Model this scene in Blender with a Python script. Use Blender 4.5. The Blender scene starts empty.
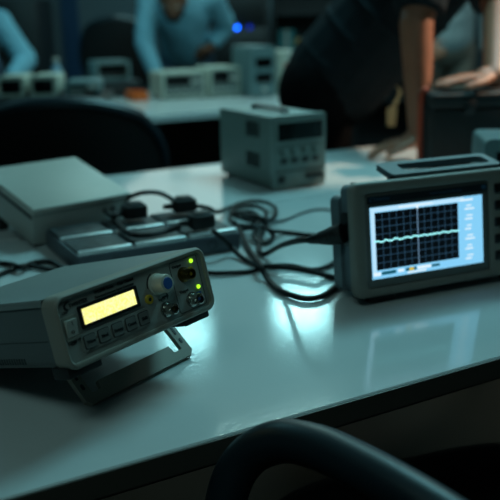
import bpy, bmesh, math, random
from mathutils import Vector, Matrix, Euler
random.seed(7)
SC = bpy.context.scene
COL = SC.collection
PI = math.pi
T = 0.76            # height of the bench top above the floor


# ------------------------------------------------------------------ materials
def lin(r, g, b):
    f = lambda c: ((c / 255 + .055) / 1.055) ** 2.4 if c > 10 else c / 255 / 12.92
    return (f(r), f(g), f(b), 1)


def mat(name, rgb, rough=.5, metal=0.0, spec=.5, noise=0.0, nscale=40, bump=0.0, bscale=200, coat=0.0, rvar=0.0):
    m = bpy.data.materials.new(name)
    m.use_nodes = True
    nt = m.node_tree
    b = nt.nodes['Principled BSDF']
    b.inputs['Base Color'].default_value = lin(*rgb)
    b.inputs['Roughness'].default_value = rough
    b.inputs['Metallic'].default_value = metal
    b.inputs['Specular IOR Level'].default_value = spec
    b.inputs['Coat Weight'].default_value = coat
    tc = nt.nodes.new('ShaderNodeTexCoord')
    if noise or rvar:
        n = nt.nodes.new('ShaderNodeTexNoise')
        n.inputs['Scale'].default_value = nscale
        n.inputs['Detail'].default_value = 4
        nt.links.new(tc.outputs['Object'], n.inputs['Vector'])
        if noise:
            r = nt.nodes.new('ShaderNodeValToRGB')
            c = lin(*rgb)
            r.color_ramp.elements[0].position = .3
            r.color_ramp.elements[1].position = .7
            r.color_ramp.elements[0].color = tuple(max(0, x * (1 - noise)) for x in c[:3]) + (1,)
            r.color_ramp.elements[1].color = tuple(min(1, x * (1 + noise)) for x in c[:3]) + (1,)
            nt.links.new(n.outputs['Fac'], r.inputs['Fac'])
            nt.links.new(r.outputs['Color'], b.inputs['Base Color'])
        if rvar:
            mr = nt.nodes.new('ShaderNodeMapRange')
            mr.inputs['To Min'].default_value = max(0, rough - rvar)
            mr.inputs['To Max'].default_value = rough + rvar
            nt.links.new(n.outputs['Fac'], mr.inputs['Value'])
            nt.links.new(mr.outputs['Result'], b.inputs['Roughness'])
    if bump:
        n2 = nt.nodes.new('ShaderNodeTexNoise')
        n2.inputs['Scale'].default_value = bscale
        n2.inputs['Detail'].default_value = 3
        nt.links.new(tc.outputs['Object'], n2.inputs['Vector'])
        bp = nt.nodes.new('ShaderNodeBump')
        bp.inputs['Strength'].default_value = bump
        bp.inputs['Distance'].default_value = .002
        nt.links.new(n2.outputs['Fac'], bp.inputs['Height'])
        nt.links.new(bp.outputs['Normal'], b.inputs['Normal'])
    return m


def emit(name, rgb, strength=1.0, base=(5, 5, 5)):
    m = bpy.data.materials.new(name)
    m.use_nodes = True
    b = m.node_tree.nodes['Principled BSDF']
    b.inputs['Base Color'].default_value = lin(*base)
    b.inputs['Roughness'].default_value = .4
    b.inputs['Emission Color'].default_value = lin(*rgb)
    b.inputs['Emission Strength'].default_value = strength
    return m


M = dict(
    bench=mat('white laminate', (203, 208, 208), .095, spec=.5, noise=.015, nscale=6, bump=.05, bscale=240),
    edge=mat('dark edge band', (74, 70, 64), .5),
    steel=mat('dark frame steel', (28, 30, 31), .45),
    beige=mat('warm grey plastic', (122, 120, 110), .5, noise=.04, nscale=90, bump=.08, bscale=900),
    bezel=mat('bezel plastic', (138, 134, 124), .6, bump=.06, bscale=900),
    fgtop=mat('painted sheet steel', (118, 124, 122), .5, bump=.05, bscale=900),
    fgside=mat('grey case plastic', (84, 90, 90), .55, bump=.06, bscale=900),
    panel=mat('panel plastic', (146, 148, 142), .45, bump=.04, bscale=900),
    button=mat('button rubber', (112, 114, 110), .5),
    black=mat('black plastic', (12, 13, 14), .42),
    blackgloss=mat('glossy black plastic', (12, 30, 38), .42),
    rubber=mat('black rubber', (14, 14, 15), .6),
    cable=mat('cable jacket', (8, 9, 10), .5, spec=.3),
    thin=mat('grey cable jacket', (60, 70, 75), .4),
    ink=mat('dark print', (18, 20, 22), .5),
    paleink=mat('pale print', (150, 165, 170), .5),
    inkblue=mat('blue print', (46, 84, 112), .5),
    knob=mat('pale grey knob', (196, 194, 180), .4),
    blue=mat('blue cap', (40, 85, 150), .4),
    yellow=mat('yellow jack', (200, 165, 40), .4),
    white=mat('white rocker', (200, 200, 190), .4),
    chrome=mat('nickel', (190, 188, 180), .25, metal=1),
    brass=mat('worn brass', (120, 100, 60), .35, metal=1),
    scope=mat('scope bezel plastic', (128, 127, 120), .45, bump=.06, bscale=900),
    scopeb=mat('scope shell', (92, 106, 112), .5, bump=.06, bscale=900),
    scoped=mat('scope inner frame', (100, 102, 98), .45, bump=.05, bscale=900),
    stand=mat('stand plastic', (156, 150, 136), .5, bump=.06, bscale=900),
    badge=mat('badge strip', (28, 36, 42), .35),
    psu=mat('supply paint', (112, 128, 124), .5, noise=.03, nscale=60),
    psuf=mat('supply front', (120, 136, 132), .45),
    vent=mat('vent dark', (40, 48, 48), .6),
    glassblack=mat('display window', (4, 6, 7), .12),
    case=mat('off white paint', (178, 176, 168), .42, noise=.02, nscale=30),
    caseside=mat('case side', (164, 164, 158), .5),
    trim=mat('dark seam', (40, 44, 46), .5),
    block=mat('socket block body', (78, 86, 94), .45, noise=.05, nscale=70),
    plate=mat('socket plate', (48, 54, 56), .6, noise=.7, nscale=60),
    bar=mat('bright metal bar', (235, 240, 240), .34, metal=.55),
    skin=mat('skin', (156, 102, 78), .5, noise=.06, nscale=25),
    skindark=mat('deep skin', (120, 78, 58), .5, noise=.06, nscale=25),
    hair=mat('dark hair', (18, 15, 13), .6, bump=.6, bscale=160),
    tee=mat('black cotton', (30, 37, 41), .9, spec=.08, noise=.15, nscale=12, bump=.4, bscale=30),
    trouser=mat('black trousers', (12, 13, 15), .9, spec=.08, bump=.4, bscale=30),
    shirt=mat('light blue cotton', (118, 168, 186), .85, spec=.08, noise=.10, nscale=10, bump=.6, bscale=22),
    greyshirt=mat('grey blue cotton', (150, 160, 162), .85, spec=.08, noise=.1, nscale=10, bump=.6, bscale=22),
    taupe=mat('taupe trousers', (128, 116, 106), .9, spec=.08, noise=.1, nscale=14, bump=.4, bscale=40),
    denim=mat('blue denim', (70, 88, 104), .9, spec=.08, noise=.1, nscale=30, bump=.4, bscale=60),
    shoe=mat('dark shoe', (20, 18, 17), .5),
    orange=mat('orange plastic', (214, 92, 24), .5),
    redorange=mat('orange strap', (170, 62, 30), .6),
    casebag=mat('black case fabric', (9, 14, 15), .7, bump=.3, bscale=120),
    tealbox=mat('grey green plastic', (92, 116, 118), .5),
    chair=mat('black mesh upholstery', (9, 10, 12), .75, bump=.5, bscale=140),
    floor=mat('brown grey floor', (52, 38, 26), .75, spec=.12, noise=.12, nscale=3, bump=.05, bscale=40),
    wall=mat('grey wall', (74, 86, 92), .85, noise=.03, nscale=5),
    ceil=mat('ceiling', (120, 122, 120), .9),
    stripe=mat('blue stripe', (10, 48, 78), .5),
    rack=mat('rack paint', (26, 30, 33), .5),
    meter=mat('meter case', (176, 178, 164), .5),
    meterface=mat('meter face', (96, 102, 98), .5),
    tealcard=mat('teal carton', (40, 120, 126), .6),
    red=mat('red print', (150, 40, 30), .6),
    ochre=mat('ochre carton', (168, 124, 36), .6),
    bottle=mat('pale blue bottle', (120, 150, 168), .35),
    jeansw=mat('pale tag', (170, 160, 120), .6),
    lcd=emit('lit yellow display', (255, 253, 138), 1.03),
    ledg=emit('green lamp', (170, 255, 40), 1.6),
    screen=emit('lit screen', (134, 208, 248), 1.0),
    screenedge=emit('lit screen header', (186, 230, 255), 1.0),
    grid=emit('screen black', (3, 7, 12), 1),
    gline=emit('screen grid line', (50, 86, 112), .7),
    gaxis=emit('screen axis line', (110, 146, 176), .9),
    trace=emit('screen trace', (160, 250, 255), 1.1),
    swhite=emit('screen white', (225, 245, 255), 1.0),
    scyan=emit('screen dark cyan', (20, 90, 110), 1),
    syellow=emit('screen yellow', (220, 190, 40), 1),
    ledb=emit('blue lamp', (10, 90, 255), 14.0),
    ledd=emit('dim blue lamp', (10, 40, 190), 1.2),
    lamp=emit('lamp diffuser', (170, 235, 240), 1.0, base=(200, 200, 200)),
    strip=emit('strip diffuser', (255, 250, 232), .62, base=(200, 200, 200)),
    lampwarm=emit('warm lamp diffuser', (255, 190, 120), 6.0, base=(200, 200, 200)),
)


nt = M['lcd'].node_tree
tc = nt.nodes.new('ShaderNodeTexCoord')
nz = nt.nodes.new('ShaderNodeTexNoise')
nz.inputs['Scale'].default_value = 420
rp = nt.nodes.new('ShaderNodeValToRGB')
rp.color_ramp.elements[0].position, rp.color_ramp.elements[1].position = .35, .65
rp.color_ramp.elements[0].color = lin(254, 252, 132)
rp.color_ramp.elements[1].color = lin(255, 255, 190)
nt.links.new(tc.outputs['Object'], nz.inputs['Vector'])
nt.links.new(nz.outputs['Fac'], rp.inputs['Fac'])
nt.links.new(rp.outputs['Color'], nt.nodes['Principled BSDF'].inputs['Emission Color'])


# ------------------------------------------------------------------ mesh helper
class MB:
    def __init__(s):
        s.bm = bmesh.new()

    def _bev(s, geom_verts, bevel, seg):
        if bevel > 0:
            vs = set(geom_verts)
            es = [e for e in s.bm.edges if e.verts[0] in vs and e.verts[1] in vs]
            bmesh.ops.bevel(s.bm, geom=es, offset=bevel, segments=seg, profile=.5, affect='EDGES', clamp_overlap=True)

    def box(s, lo, hi, bevel=0.0, seg=2, m=None):
        lo, hi = Vector(lo), Vector(hi)
        c = (lo + hi) / 2
        d = hi - lo
        r = bmesh.ops.create_cube(s.bm, size=1, matrix=Matrix.Translation(c) @ Matrix.Diagonal((d.x, d.y, d.z, 1)))
        vs = r['verts']
        if m is not None:
            bmesh.ops.transform(s.bm, matrix=m, verts=vs)
        s._bev(vs, bevel, seg)
        return s

    def cyl(s, a, b, r1, r2=None, n=24, bevel=0.0):
        a, b = Vector(a), Vector(b)
        r2 = r1 if r2 is None else r2
        q = (b - a).to_track_quat('Z', 'Y').to_matrix().to_4x4()
        r = bmesh.ops.create_cone(s.bm, cap_ends=True, segments=n, radius1=r1, radius2=max(r2, 1e-5), depth=(b - a).length,
                                  matrix=Matrix.Translation((a + b) / 2) @ q)
        if bevel:
            vs = set(r['verts'])
            es = [e for e in s.bm.edges if e.verts[0] in vs and e.verts[1] in vs and
                  any(len(f.verts) > 4 for f in e.link_faces)]
            bmesh.ops.bevel(s.bm, geom=es, offset=bevel, segments=2, profile=.5, affect='EDGES', clamp_overlap=True)
        return s

    def lathe(s, prof, m, n=28):
        # prof: (radius, height) pairs, spun about local Z then placed with m
        rings = []
        for r, z in prof:
            rings.append([s.bm.verts.new(m @ Vector((r * math.cos(2 * PI * k / n), r * math.sin(2 * PI * k / n), z)))
                          for k in range(n)])
        for a, b in zip(rings, rings[1:]):
            for k in range(n):
                s.bm.faces.new((a[k], a[(k + 1) % n], b[(k + 1) % n], b[k]))
        s.bm.faces.new(rings[0][::-1])
        s.bm.faces.new(rings[-1])
        return s

    def ball(s, c, r, sc=(1, 1, 1), sub=2, rot=None):
        mm = Matrix.Translation(c) @ (rot.to_4x4() if rot else Matrix()) @ Matrix.Diagonal((sc[0], sc[1], sc[2], 1))
        bmesh.ops.create_icosphere(s.bm, subdivisions=sub, radius=r, matrix=mm)
        return s

    def loop_prism(s, outer, y0, y1, inner=None, m=None):
        # polygon in local XZ extruded along Y; inner = hole with the same number of points
        mm = m or Matrix()
        P = lambda l, y: [s.bm.verts.new(mm @ Vector((x, y, z))) for x, z in l]
        a, b = P(outer, y0), P(outer, y1)
        n = len(outer)
        for k in range(n):
            s.bm.faces.new((a[k], a[(k + 1) % n], b[(k + 1) % n], b[k]))
        if inner is None:
            s.bm.faces.new(a[::-1])
            s.bm.faces.new(b)
        else:
            c, d = P(inner, y0), P(inner, y1)
            for k in range(n):
                j = (k + 1) % n
                s.bm.faces.new((c[j], c[k], d[k], d[j]))
                s.bm.faces.new((a[j], a[k], c[k], c[j]))
                s.bm.faces.new((b[k], b[j], d[j], d[k]))
        return s

    def tube(s, pts, r, n=10, smooth=6, closed=False):
        pts = [Vector(p) for p in pts]
        if smooth:
            out = []
            N = len(pts)
            for i in range(N if closed else N - 1):
                if closed:
                    p0, p1, p2, p3 = (pts[(i + k) % N] for k in (-1, 0, 1, 2))
                else:
                    p0, p1, p2, p3 = pts[max(i - 1, 0)], pts[i], pts[i + 1], pts[min(i + 2, N - 1)]
                for k in range(smooth):
                    t = k / smooth
                    out.append(.5 * ((2 * p1) + (p2 - p0) * t + (2 * p0 - 5 * p1 + 4 * p2 - p3) * t * t +
                                     (3 * p1 - p0 - 3 * p2 + p3) * t ** 3))
            if not closed:
                out.append(pts[-1])
            pts = out
        rings = []
        N = len(pts)
        up = Vector((0, 0, 1))
        for i, p in enumerate(pts):
            if closed:
                d = pts[(i + 1) % N] - pts[i - 1]
            else:
                d = pts[min(i + 1, N - 1)] - pts[max(i - 1, 0)]
            d.normalize()
            if abs(d.dot(up)) > .99:
                up = Vector((1, 0, 0)) if abs(d.x) < .9 else Vector((0, 1, 0))
            x = d.cross(up).normalized()
            up = x.cross(d).normalized()
            rr = r[min(i * len(r) // N, len(r) - 1)] if isinstance(r, (list, tuple)) else r
            rings.append([s.bm.verts.new(p + rr * (math.cos(2 * PI * k / n) * x + math.sin(2 * PI * k / n) * up)) for k in range(n)])
        for i in range(N if closed else N - 1):
            a, b = rings[i], rings[(i + 1) % N]
            for k in range(n):
                s.bm.faces.new((a[k], a[(k + 1) % n], b[(k + 1) % n], b[k]))
        if not closed:
            s.bm.faces.new(rings[0][::-1])
            s.bm.faces.new(rings[-1])
        return s

    def build(s, name, m, parent=None, smooth=True, angle=35):
        bmesh.ops.recalc_face_normals(s.bm, faces=s.bm.faces)
        me = bpy.data.meshes.new(name)
        s.bm.to_mesh(me)
        s.bm.free()
        return link(name, me, m, parent, smooth, angle)


def link(name, me, m, parent=None, smooth=True, angle=35):
    if smooth:
        me.polygons.foreach_set('use_smooth', [True] * len(me.polygons))
        me.set_sharp_from_angle(angle=math.radians(angle))
    me.materials.clear()
    me.materials.append(m)
    o = bpy.data.objects.new(name, me)
    COL.objects.link(o)
    if parent:
        o.parent = parent
    return o


def rr(x0, z0, x1, z1, r, n=6):
    pts = []
    for cx, cz, a in ((x1 - r, z1 - r, 0), (x0 + r, z1 - r, 90), (x0 + r, z0 + r, 180), (x1 - r, z0 + r, 270)):
        for k in range(n + 1):
            t = math.radians(a + 90 * k / n)
            pts.append((cx + r * math.cos(t), cz + r * math.sin(t)))
    return pts


def tag(o, label, cat, group=None, kind=None):
    o['label'] = label
    o['category'] = cat
    if group:
        o['group'] = group
    if kind:
        o['kind'] = kind
    return o


def thing(name, label, cat, loc, yaw=0.0, tilt=0.0, group=None):
    o = bpy.data.objects.new(name, None)
    COL.objects.link(o)
    o.empty_display_size = .05
    o.location = (loc[0], loc[1], loc[2] + T)
    o.rotation_euler = Euler((tilt, 0, yaw), 'XYZ')
    return tag(o, label, cat, group)


def struct(name, mb, m):
    o = mb.build(name, m, None, smooth=False)
    o['kind'] = 'structure'
    return o


def text(name, body, size, m, parent, x, z, y=-.0006, align='LEFT', rot=0.0, bold=0.0, sx=1.0):
    cu = bpy.data.curves.new(name, 'FONT')
    cu.body = body
    cu.size = size
    cu.align_x = align
    cu.extrude = .0002
    cu.offset = bold
    cu.resolution_u = 2
    tmp = bpy.data.objects.new(name, cu)
    COL.objects.link(tmp)
    dg = bpy.context.evaluated_depsgraph_get()
    me = bpy.data.meshes.new_from_object(tmp.evaluated_get(dg))
    bpy.data.objects.remove(tmp)
    me.transform(Matrix.Translation((x, y, z)) @ Euler((PI / 2, rot, 0)).to_matrix().to_4x4() @ Matrix.Diagonal((sx, 1, 1, 1)))
    return link(name, me, m, parent, smooth=False)


# ------------------------------------------------------------------ room
wz = MB().box((-4.6, -2.4, -.06), (4.6, 7.3, 0))
struct('floor', wz, M['floor'])
struct('ceiling', MB().box((-4.6, -2.4, 2.9), (4.6, 7.3, 2.96)), M['ceil'])
struct('wall_back', MB().box((-4.6, 7.3, 0), (4.6, 7.4, 2.96)), M['wall'])
struct('wall_front', MB().box((-4.6, -2.5, 0), (4.6, -2.4, 2.96)), M['wall'])
struct('wall_left', MB().box((-4.7, -2.4, 0), (-4.6, 7.3, 2.96)), M['wall'])
struct('wall_right', MB().box((4.6, -2.4, 0), (4.7, 7.3, 2.96)), M['wall'])
struct('trim_1', MB().box((-1.62, 7.285, 0), (-1.47, 7.3, 2.9)), M['stripe'])
struct('baseboard_back', MB().box((-4.6, 7.282, 0), (-1.62, 7.3, .1)).box((-1.47, 7.282, 0), (4.6, 7.3, .1)), M['rack'])


def ceiling_lamp(x, y, w, d, power, col, label, m='lamp', h=2.9, yaw=0.0):
    t = thing('ceiling_light', label, 'ceiling light', (x, y, h - T), yaw, 0)
    f = MB()
    f.loop_prism(rr(-w / 2 - .03, -d / 2 - .03, w / 2 + .03, d / 2 + .03, .01, 2), -.035, 0,
                 rr(-w / 2, -d / 2, w / 2, d / 2, .005, 2), m=Matrix.Rotation(-PI / 2, 4, 'X') @ Matrix.Diagonal((1, -1, 1, 1)))
    f.build('frame', M['steel'], t)
    MB().box((-w / 2, -d / 2, -.02), (w / 2, d / 2, -.006)).build('diffuser', M[m], t, smooth=False)
    li = bpy.data.lights.new('panel glow', 'AREA')
    li.shape = 'RECTANGLE'
    li.size, li.size_y = w, d
    li.energy = power
    li.color = col
    lo = bpy.data.objects.new('panel_glow', li)
    COL.objects.link(lo)
    lo.location = (x, y, h - .05)
    lo.rotation_euler = (0, 0, yaw)
    return t


# ------------------------------------------------------------------ benches
BY = 0.496          # direction of the benches' long side
BO = Vector((0, .674, 0))
be = Vector((math.cos(BY), math.sin(BY), 0))
bn = Vector((-math.sin(BY), math.cos(BY), 0))


def bench(name, label, s0, s1, w0, w1, legs_in=.07):
    p = BO + be * s0 + bn * w0
    t = thing(name, label, 'lab bench', (p.x, p.y, -T), BY)
    L, W = s1 - s0, w1 - w0
    MB().box((0, 0, T - .024), (L, W, T), .0015, 1).build('tabletop', M['bench'], t)
    e = MB()
    e.box((-.0012, -.0022, T - .0245), (L + .0012, -.0001, T - .0018))
    e.box((-.0012, W + .0001, T - .0245), (L + .0012, W + .0022, T - .0018))
    e.build('edge_band', M['edge'], t, smooth=False)
    for x in (legs_in, L - legs_in):
        for y in (.08, W - .08):
            MB().box((x - .022, y - .022, 0), (x + .022, y + .022, T - .025), .003).build('leg', M['steel'], t)
    for y in (.08, W - .08):
        MB().box((legs_in + .0225, y - .012, T - .075), (L - legs_in - .0225, y + .012, T - .0255), .002).build('rail', M['steel'], t)
    return t


bench('lab_bench', 'white-topped bench with a dark edge, carrying the lit function generator and oscilloscope',
      -.62, 1.62, 0, .79)
bench('lab_bench', 'narrow white bench joined behind the near bench, under the power supply',
      -.60, 1.62, .795, 1.262)


# ------------------------------------------------------------------ function generator
def bnc(name, t, x, z, m2, lab, pin='yellow'):
    g = MB()
    mm = Matrix.Translation((x, 0, z)) @ Matrix.Rotation(PI / 2, 4, 'X')
    g.lathe([(.0085, 0), (.0085, .002), (.0068, .0025), (.0068, .004), (.0062, .0042), (.0062, .014), (.0050, .0145),
             (.0050, .008), (.0022, .008), (.0022, .012), (.0008, .0122)], mm, 24)
    for sgn in (-1, 1):
        g.cyl((x + sgn * .006, -.011, z), (x + sgn * .0078, -.011, z), .0011, n=10)
    o = g.build(name, m2, t)
    o['label'] = lab
    p = MB().cyl((x, -.0085, z), (x, -.0125, z), .0026, .002, 12).build('socket_pin', M[pin], o)
    return o


FW, FH, FD = .216, .0735, .259
fg = thing('function_generator', 'grey function generator with a glowing yellow display, propped up on a tilting stand',
           'function generator', (-.160, .648, .0704), .916, -.27)
fg.scale = (.945, .945, .945)
b = MB()
prof = rr(.004, .002, FW - .004, FH - .003, .009, 4)
b.loop_prism(prof, .02, FD)
b.build('case', M['fgside'], fg)
b = MB()      # painted sheet cover folded over the top
b.box((.0035, .023, FH - .0032), (FW - .0035, FD - .004, FH - .0012), .0009, 2)
b.box((.0022, .023, FH - .0085), (.0041, FD - .004, FH - .0022), .0006, 1)
b.box((FW - .0041, .023, FH - .0085), (FW - .0022, FD - .004, FH - .0022), .0006, 1)
b.build('top_cover', M['fgtop'], fg)
b = MB()
for k in range(26):
    y = .075 + k * .0044
    b.box((.0035, y, .008), (.0046, y + .0022, .014))
b.build('vent_slots', M['vent'], fg, smooth=False)
b = MB().box((.0036, .03, .030), (.0044, FD - .006, .0308))
b.build('case_seam', M['trim'], fg, smooth=False)
# front bezel: rounded rim
b = MB()
o1 = rr(0, 0, FW, FH, .012, 6)
o2 = rr(.0015, .0015, FW - .0015, FH - .0015, .011, 6)
o3 = rr(.0045, .0060, FW - .0055, FH - .0055, .008, 6)
mo = lambda l, y: [b.bm.verts.new((x, y, z)) for x, z in l]
rings = [mo(rr(.003, .003, FW - .003, FH - .003, .010, 6), .0215), mo(o1, .0205), mo(o1, .0035), mo(o2, .0008),
         mo(rr(.0028, .0032, FW - .0030, FH - .0028, .010, 6), .0), mo(o3, .0012), mo(o3, .006)]
for a, c in zip(rings, rings[1:]):
    n = len(a)
    for k in range(n):
        b.bm.faces.new((a[k], a[(k + 1) % n], c[(k + 1) % n], c[k]))
b.build('front_bezel', M['bezel'], fg, angle=50)
b = MB().loop_prism(rr(.0044, .0059, FW - .0054, FH - .0054, .008, 6), .0040, .0195)
b.build('front_panel', M['panel'], fg)
PY = .0040


def off(mb):
    bmesh.ops.translate(mb.bm, vec=(0, PY, 0), verts=mb.bm.verts)
    return mb


# display
d = off(MB().loop_prism(rr(.0275, .0345, .1055, .0570, .0012, 3), -.0022, .001, rr(.0308, .0378, .1022, .0537, .0006, 3))).build('display_frame', M['black'], fg)
off(MB().box((.0300, -.0008, .0370), (.1030, .0006, .0545))).build('display', M['lcd'], d, smooth=False)
# rocker switch
s = off(MB().loop_prism(rr(.0055, .0285, .0225, .0515, .0015, 3), -.0025, .001, rr(.0075, .0315, .0205, .0485, .0008, 3))).build('power_switch', M['beige'], fg)
q = MB()
q.loop_prism([(.0078, .0318), (.0202, .0318), (.0202, .0482), (.0078, .0482)], -.001, .0015)
for v in q.bm.verts:
    if v.co.y < 0:
        v.co.y = -.0062 if v.co.z > .04 else -.0022
off(q).build('rocker', M['white'], s, smooth=False)
text('rocker_mark', 'I', .006, M['ink'], s, .0133, .0425, y=PY - .0058)
text('rocker_mark', 'O', .005, M['ink'], s, .0120, .0345, y=PY - .0036)
text('lettering', 'ON', .0042, M['ink'], fg, .0090, .0540, y=PY - .0004)
text('lettering', 'OFF', .0042, M['ink'], fg, .0105, .0235, y=PY - .0004)
# keypad with five keys
k = off(MB().loop_prism(rr(.0225, .0118, .1165, .0310, .003, 4), -.0010, .0004)).build('key_strip', M['panel'], fg)
for i, (x, word) in enumerate(zip((.0325, .0505, .0690, .0875, .1060), ('Wave', 'Mod', 'Sweep', 'Count', 'Shift'))):
    kb = off(MB().loop_prism(rr(x - .0068, .0150, x + .0068, .0275, .0018, 4), -.0024, -.0009)).build('key', M['button'], fg)
    off(MB().loop_prism(rr(x - .0076, .0142, x + .0076, .0283, .0022, 4), -.0014, -.0009, rr(x - .0069, .0149, x + .0069, .0276, .0018, 4))).build('key_surround', M['ink'], kb)
    text('key_lettering', word, .0046, M['ink'], kb, x, .0196, y=PY - .0027, align='CENTER', bold=.00012)
# rotary knob
kx, kz = .1355, .0497
g = MB()
g.lathe([(.0118, 0), (.0118, .0025), (.0104, .0032), (.0100, .0150), (.0090, .0172), (.0070, .0176)],
        Matrix.Translation((kx, PY, kz)) @ Matrix.Rotation(PI / 2, 4, 'X'), 36)
kn = g.build('rotary_knob', M['knob'], fg)
g = MB()
g.cyl((kx, PY - .0174, kz), (kx, PY - .0188, kz), .0066, .0060, 28)
o = g.build('knob_cap', M['blue'], kn)
o['label'] = 'blue cap on the end of the knob'
# trigger jack, connectors, lamps
g = MB()
g.lathe([(.0052, 0), (.0052, .002), (.0046, .0028), (.0024, .0028), (.0022, -.001)],
        Matrix.Translation((.1195, PY, .0375)) @ Matrix.Rotation(PI / 2, 4, 'X'), 20)
o = g.build('probe_jack', M['yellow'], fg)
o['label'] = 'small yellow-rimmed jack'
off(MB().cyl((.1195, -.0026, .0375), (.1195, -.0029, .0375), .0021, n=14)).build('jack_hole', M['ink'], o)
for x, z, m2, lab, pin in ((.1405, .0205, 'chrome', 'plain metal coaxial connector', 'brass'),
                           (.1780, .0490, 'brass', 'upper coaxial connector beside a yellow mark', 'yellow'),
                           (.1815, .0195, 'chrome', 'lower coaxial connector beside a blue mark', 'blue')):
    c = bnc('coaxial_connector', fg, x, z, M[m2], lab, pin)
    c.location.y = PY
for x, z, m2, nm in ((.1905, .0485, 'yellow', 'yellow channel mark'), (.1940, .0190, 'blue', 'blue channel mark')):
    o = off(MB().loop_prism(rr(x - .0035, z - .006, x + .0035, z + .006, .0015, 3), -.0016, .0002)).build('channel_mark', M[m2], fg)
    o['label'] = nm
for x, z in ((.1945, .0606), (.1965, .0302)):
    g = MB().lathe([(.0023, 0), (.0023, .0010), (.0018, .0020), (.0008, .0025)],
                   Matrix.Translation((x, PY, z)) @ Matrix.Rotation(PI / 2, 4, 'X'), 16)
    g.build('indicator_lamp', M['ledg'], fg)
g = MB()      # printed outline round the channel connectors
g.loop_prism(rr(.1600, .0085, .2045, .0660, .003, 4), -.0003, .0003, rr(.1605, .0090, .2040, .0655, .0027, 4))
off(g).build('printed_outline', M['ink'], fg)
text('lettering', 'Output', .0048, M['ink'], fg, .1635, .0590, y=PY - .0004)
text('lettering', 'Output', .0048, M['ink'], fg, .1660, .0300, y=PY - .0004)
text('lettering', 'Input', .0048, M['ink'], fg, .1330, .0312, y=PY - .0004)
g = MB()      # arrow marks under the knob
g.loop_prism([(.139, .0348), (.146, .0348), (.146, .0378), (.149, .0338), (.146, .0298), (.146, .0328), (.139, .0328)], -.0004, .0002)
off(g).build('arrow_mark', M['ink'], fg)
g = MB()
pts = [(kx + .0135 * math.cos(math.radians(a)), PY - .0004, kz + .0135 * math.sin(math.radians(a))) for a in range(110, 200, 15)]
g.tube(pts, .0005, 6, 2)
g.build('arrow_mark', M['ink'], fg)
# maker's mark: swoosh and word
g = MB()
sw = []
for k in range(11):
    a = math.radians(75 + k * 17)
    sw.append((.0190 + .0062 * math.cos(a), .0603 + .0048 * math.sin(a)))
for k in range(10, -1, -1):
    a = math.radians(75 + k * 17)
    sw.append((.0200 + .0050 * math.cos(a), .0606 + .0032 * math.sin(a)))
g.loop_prism(sw, -.0005, .0002)
off(g).build('maker_mark', M['ink'], fg)
text('lettering', 'TWINTEX', .0052, M['ink'], fg, .0190, .0588, y=PY - .0004, bold=.0001)
text('lettering', 'TFG3000 Series', .0040, M['ink'], fg, .0520, .0628, y=PY - .0004, bold=.0001)
text('lettering', 'Dual Channel', .0040, M['ink'], fg, .0835, .0628, y=PY - .0004, bold=.0001)
text('lettering', 'Function/Arbitrary Signal Generator', .0036, M['ink'], fg, .0520, .0582, y=PY - .0004)
# rubber feet and tilting bail
for x0, x1 in ((.001, .043), (.166, .206)):
    MB().box((x0, .006, -.0075), (x1, .032, .0045), .002).build('foot', M['rubber'], fg)
for x0, x1 in ((.012, .040), (.166, .196)):
    MB().box((x0, FD - .034, -.0065), (x1, FD - .016, .0045), .0015).build('foot', M['rubber'], fg)
BA = Vector((0, .100, -.004))
BBt = Vector((0, .0626, -.0575))
bd = (BBt - BA)
Lb = bd.length
bd.normalize()
bnrm = Vector((0, bd.z, -bd.y))
mb = Matrix(((1, 0, 0, 0), (0, bnrm.y, -bd.y, BA.y), (0, bnrm.z, -bd.z, BA.z), (0, 0, 0, 1)))
g = MB()
xa, xb = .054, .222
outl = [(xa, 0), (xa, -Lb + .006), (xa + .006, -Lb), (xb - .006, -Lb), (xb, -Lb + .006), (xb, 0),
        (xb - .013, 0), (xb - .013, -Lb + .012), (xb - .026, -Lb + .012), (xb - .028, -Lb + .022),
        (xa + .028, -Lb + .022), (xa + .026, -Lb + .012), (xa + .013, -Lb + .012), (xa + .013, 0)]
g.loop_prism(outl, -.003, .003, m=mb)
bail = g.build('tilt_stand', M['stand'], fg, smooth=False)
bail['label'] = 'folding front stand with a wide crossbar'
for x in (xa + .0065, xb - .0065):
    for z0, z1 in ((-.034, -.018), (-.047, -.040)):
        MB().loop_prism(rr(x - .0018, z0, x + .0018, z1, .0015, 3), -.0036, .0036, m=mb).build('stand_slot', M['ink'], bail)
MB().cyl((xa - .004, BA.y, BA.z), (xb + .004, BA.y, BA.z), .0032, n=14).build('hinge_pin', M['black'], bail)


# ------------------------------------------------------------------ oscilloscope
SW, SH = .318, .152
sc = thing('oscilloscope', 'oscilloscope with a lit blue screen showing a flat wavy trace', 'oscilloscope',
           (.139, .978, .013), .404, -.137)
b = MB()
oo = rr(0, 0, SW, SH, .011, 6)
oi = rr(.0185, .0115, .2180, .1375, .004, 6)
mo = lambda l, y: [b.bm.verts.new((x, y, z)) for x, z in l]
rings = [mo(rr(.002, .002, SW - .002, SH - .002, .010, 6), .015), mo(oo, .014), mo(oo, .004), mo(rr(.0012, .0012, SW - .0012, SH - .0012, .0105, 6), .0012),
         mo(rr(.004, .004, SW - .004, SH - .004, .009, 6), 0), mo(rr(.0165, .0095, .2200, .1395, .005, 6), 0), mo(oi, .0016), mo(oi, .008)]
for a, c in zip(rings, rings[1:]):
    n = len(a)
    for kk in range(n):
        b.bm.faces.new((a[kk], a[(kk + 1) % n], c[(kk + 1) % n], c[kk]))
b.build('front_bezel', M['scope'], sc, angle=50)
MB().loop_prism(rr(.006, .005, SW - .006, SH - .0035, .010, 5), .0141, .041).build('middle_shell', M['scopeb'], sc)
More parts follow.
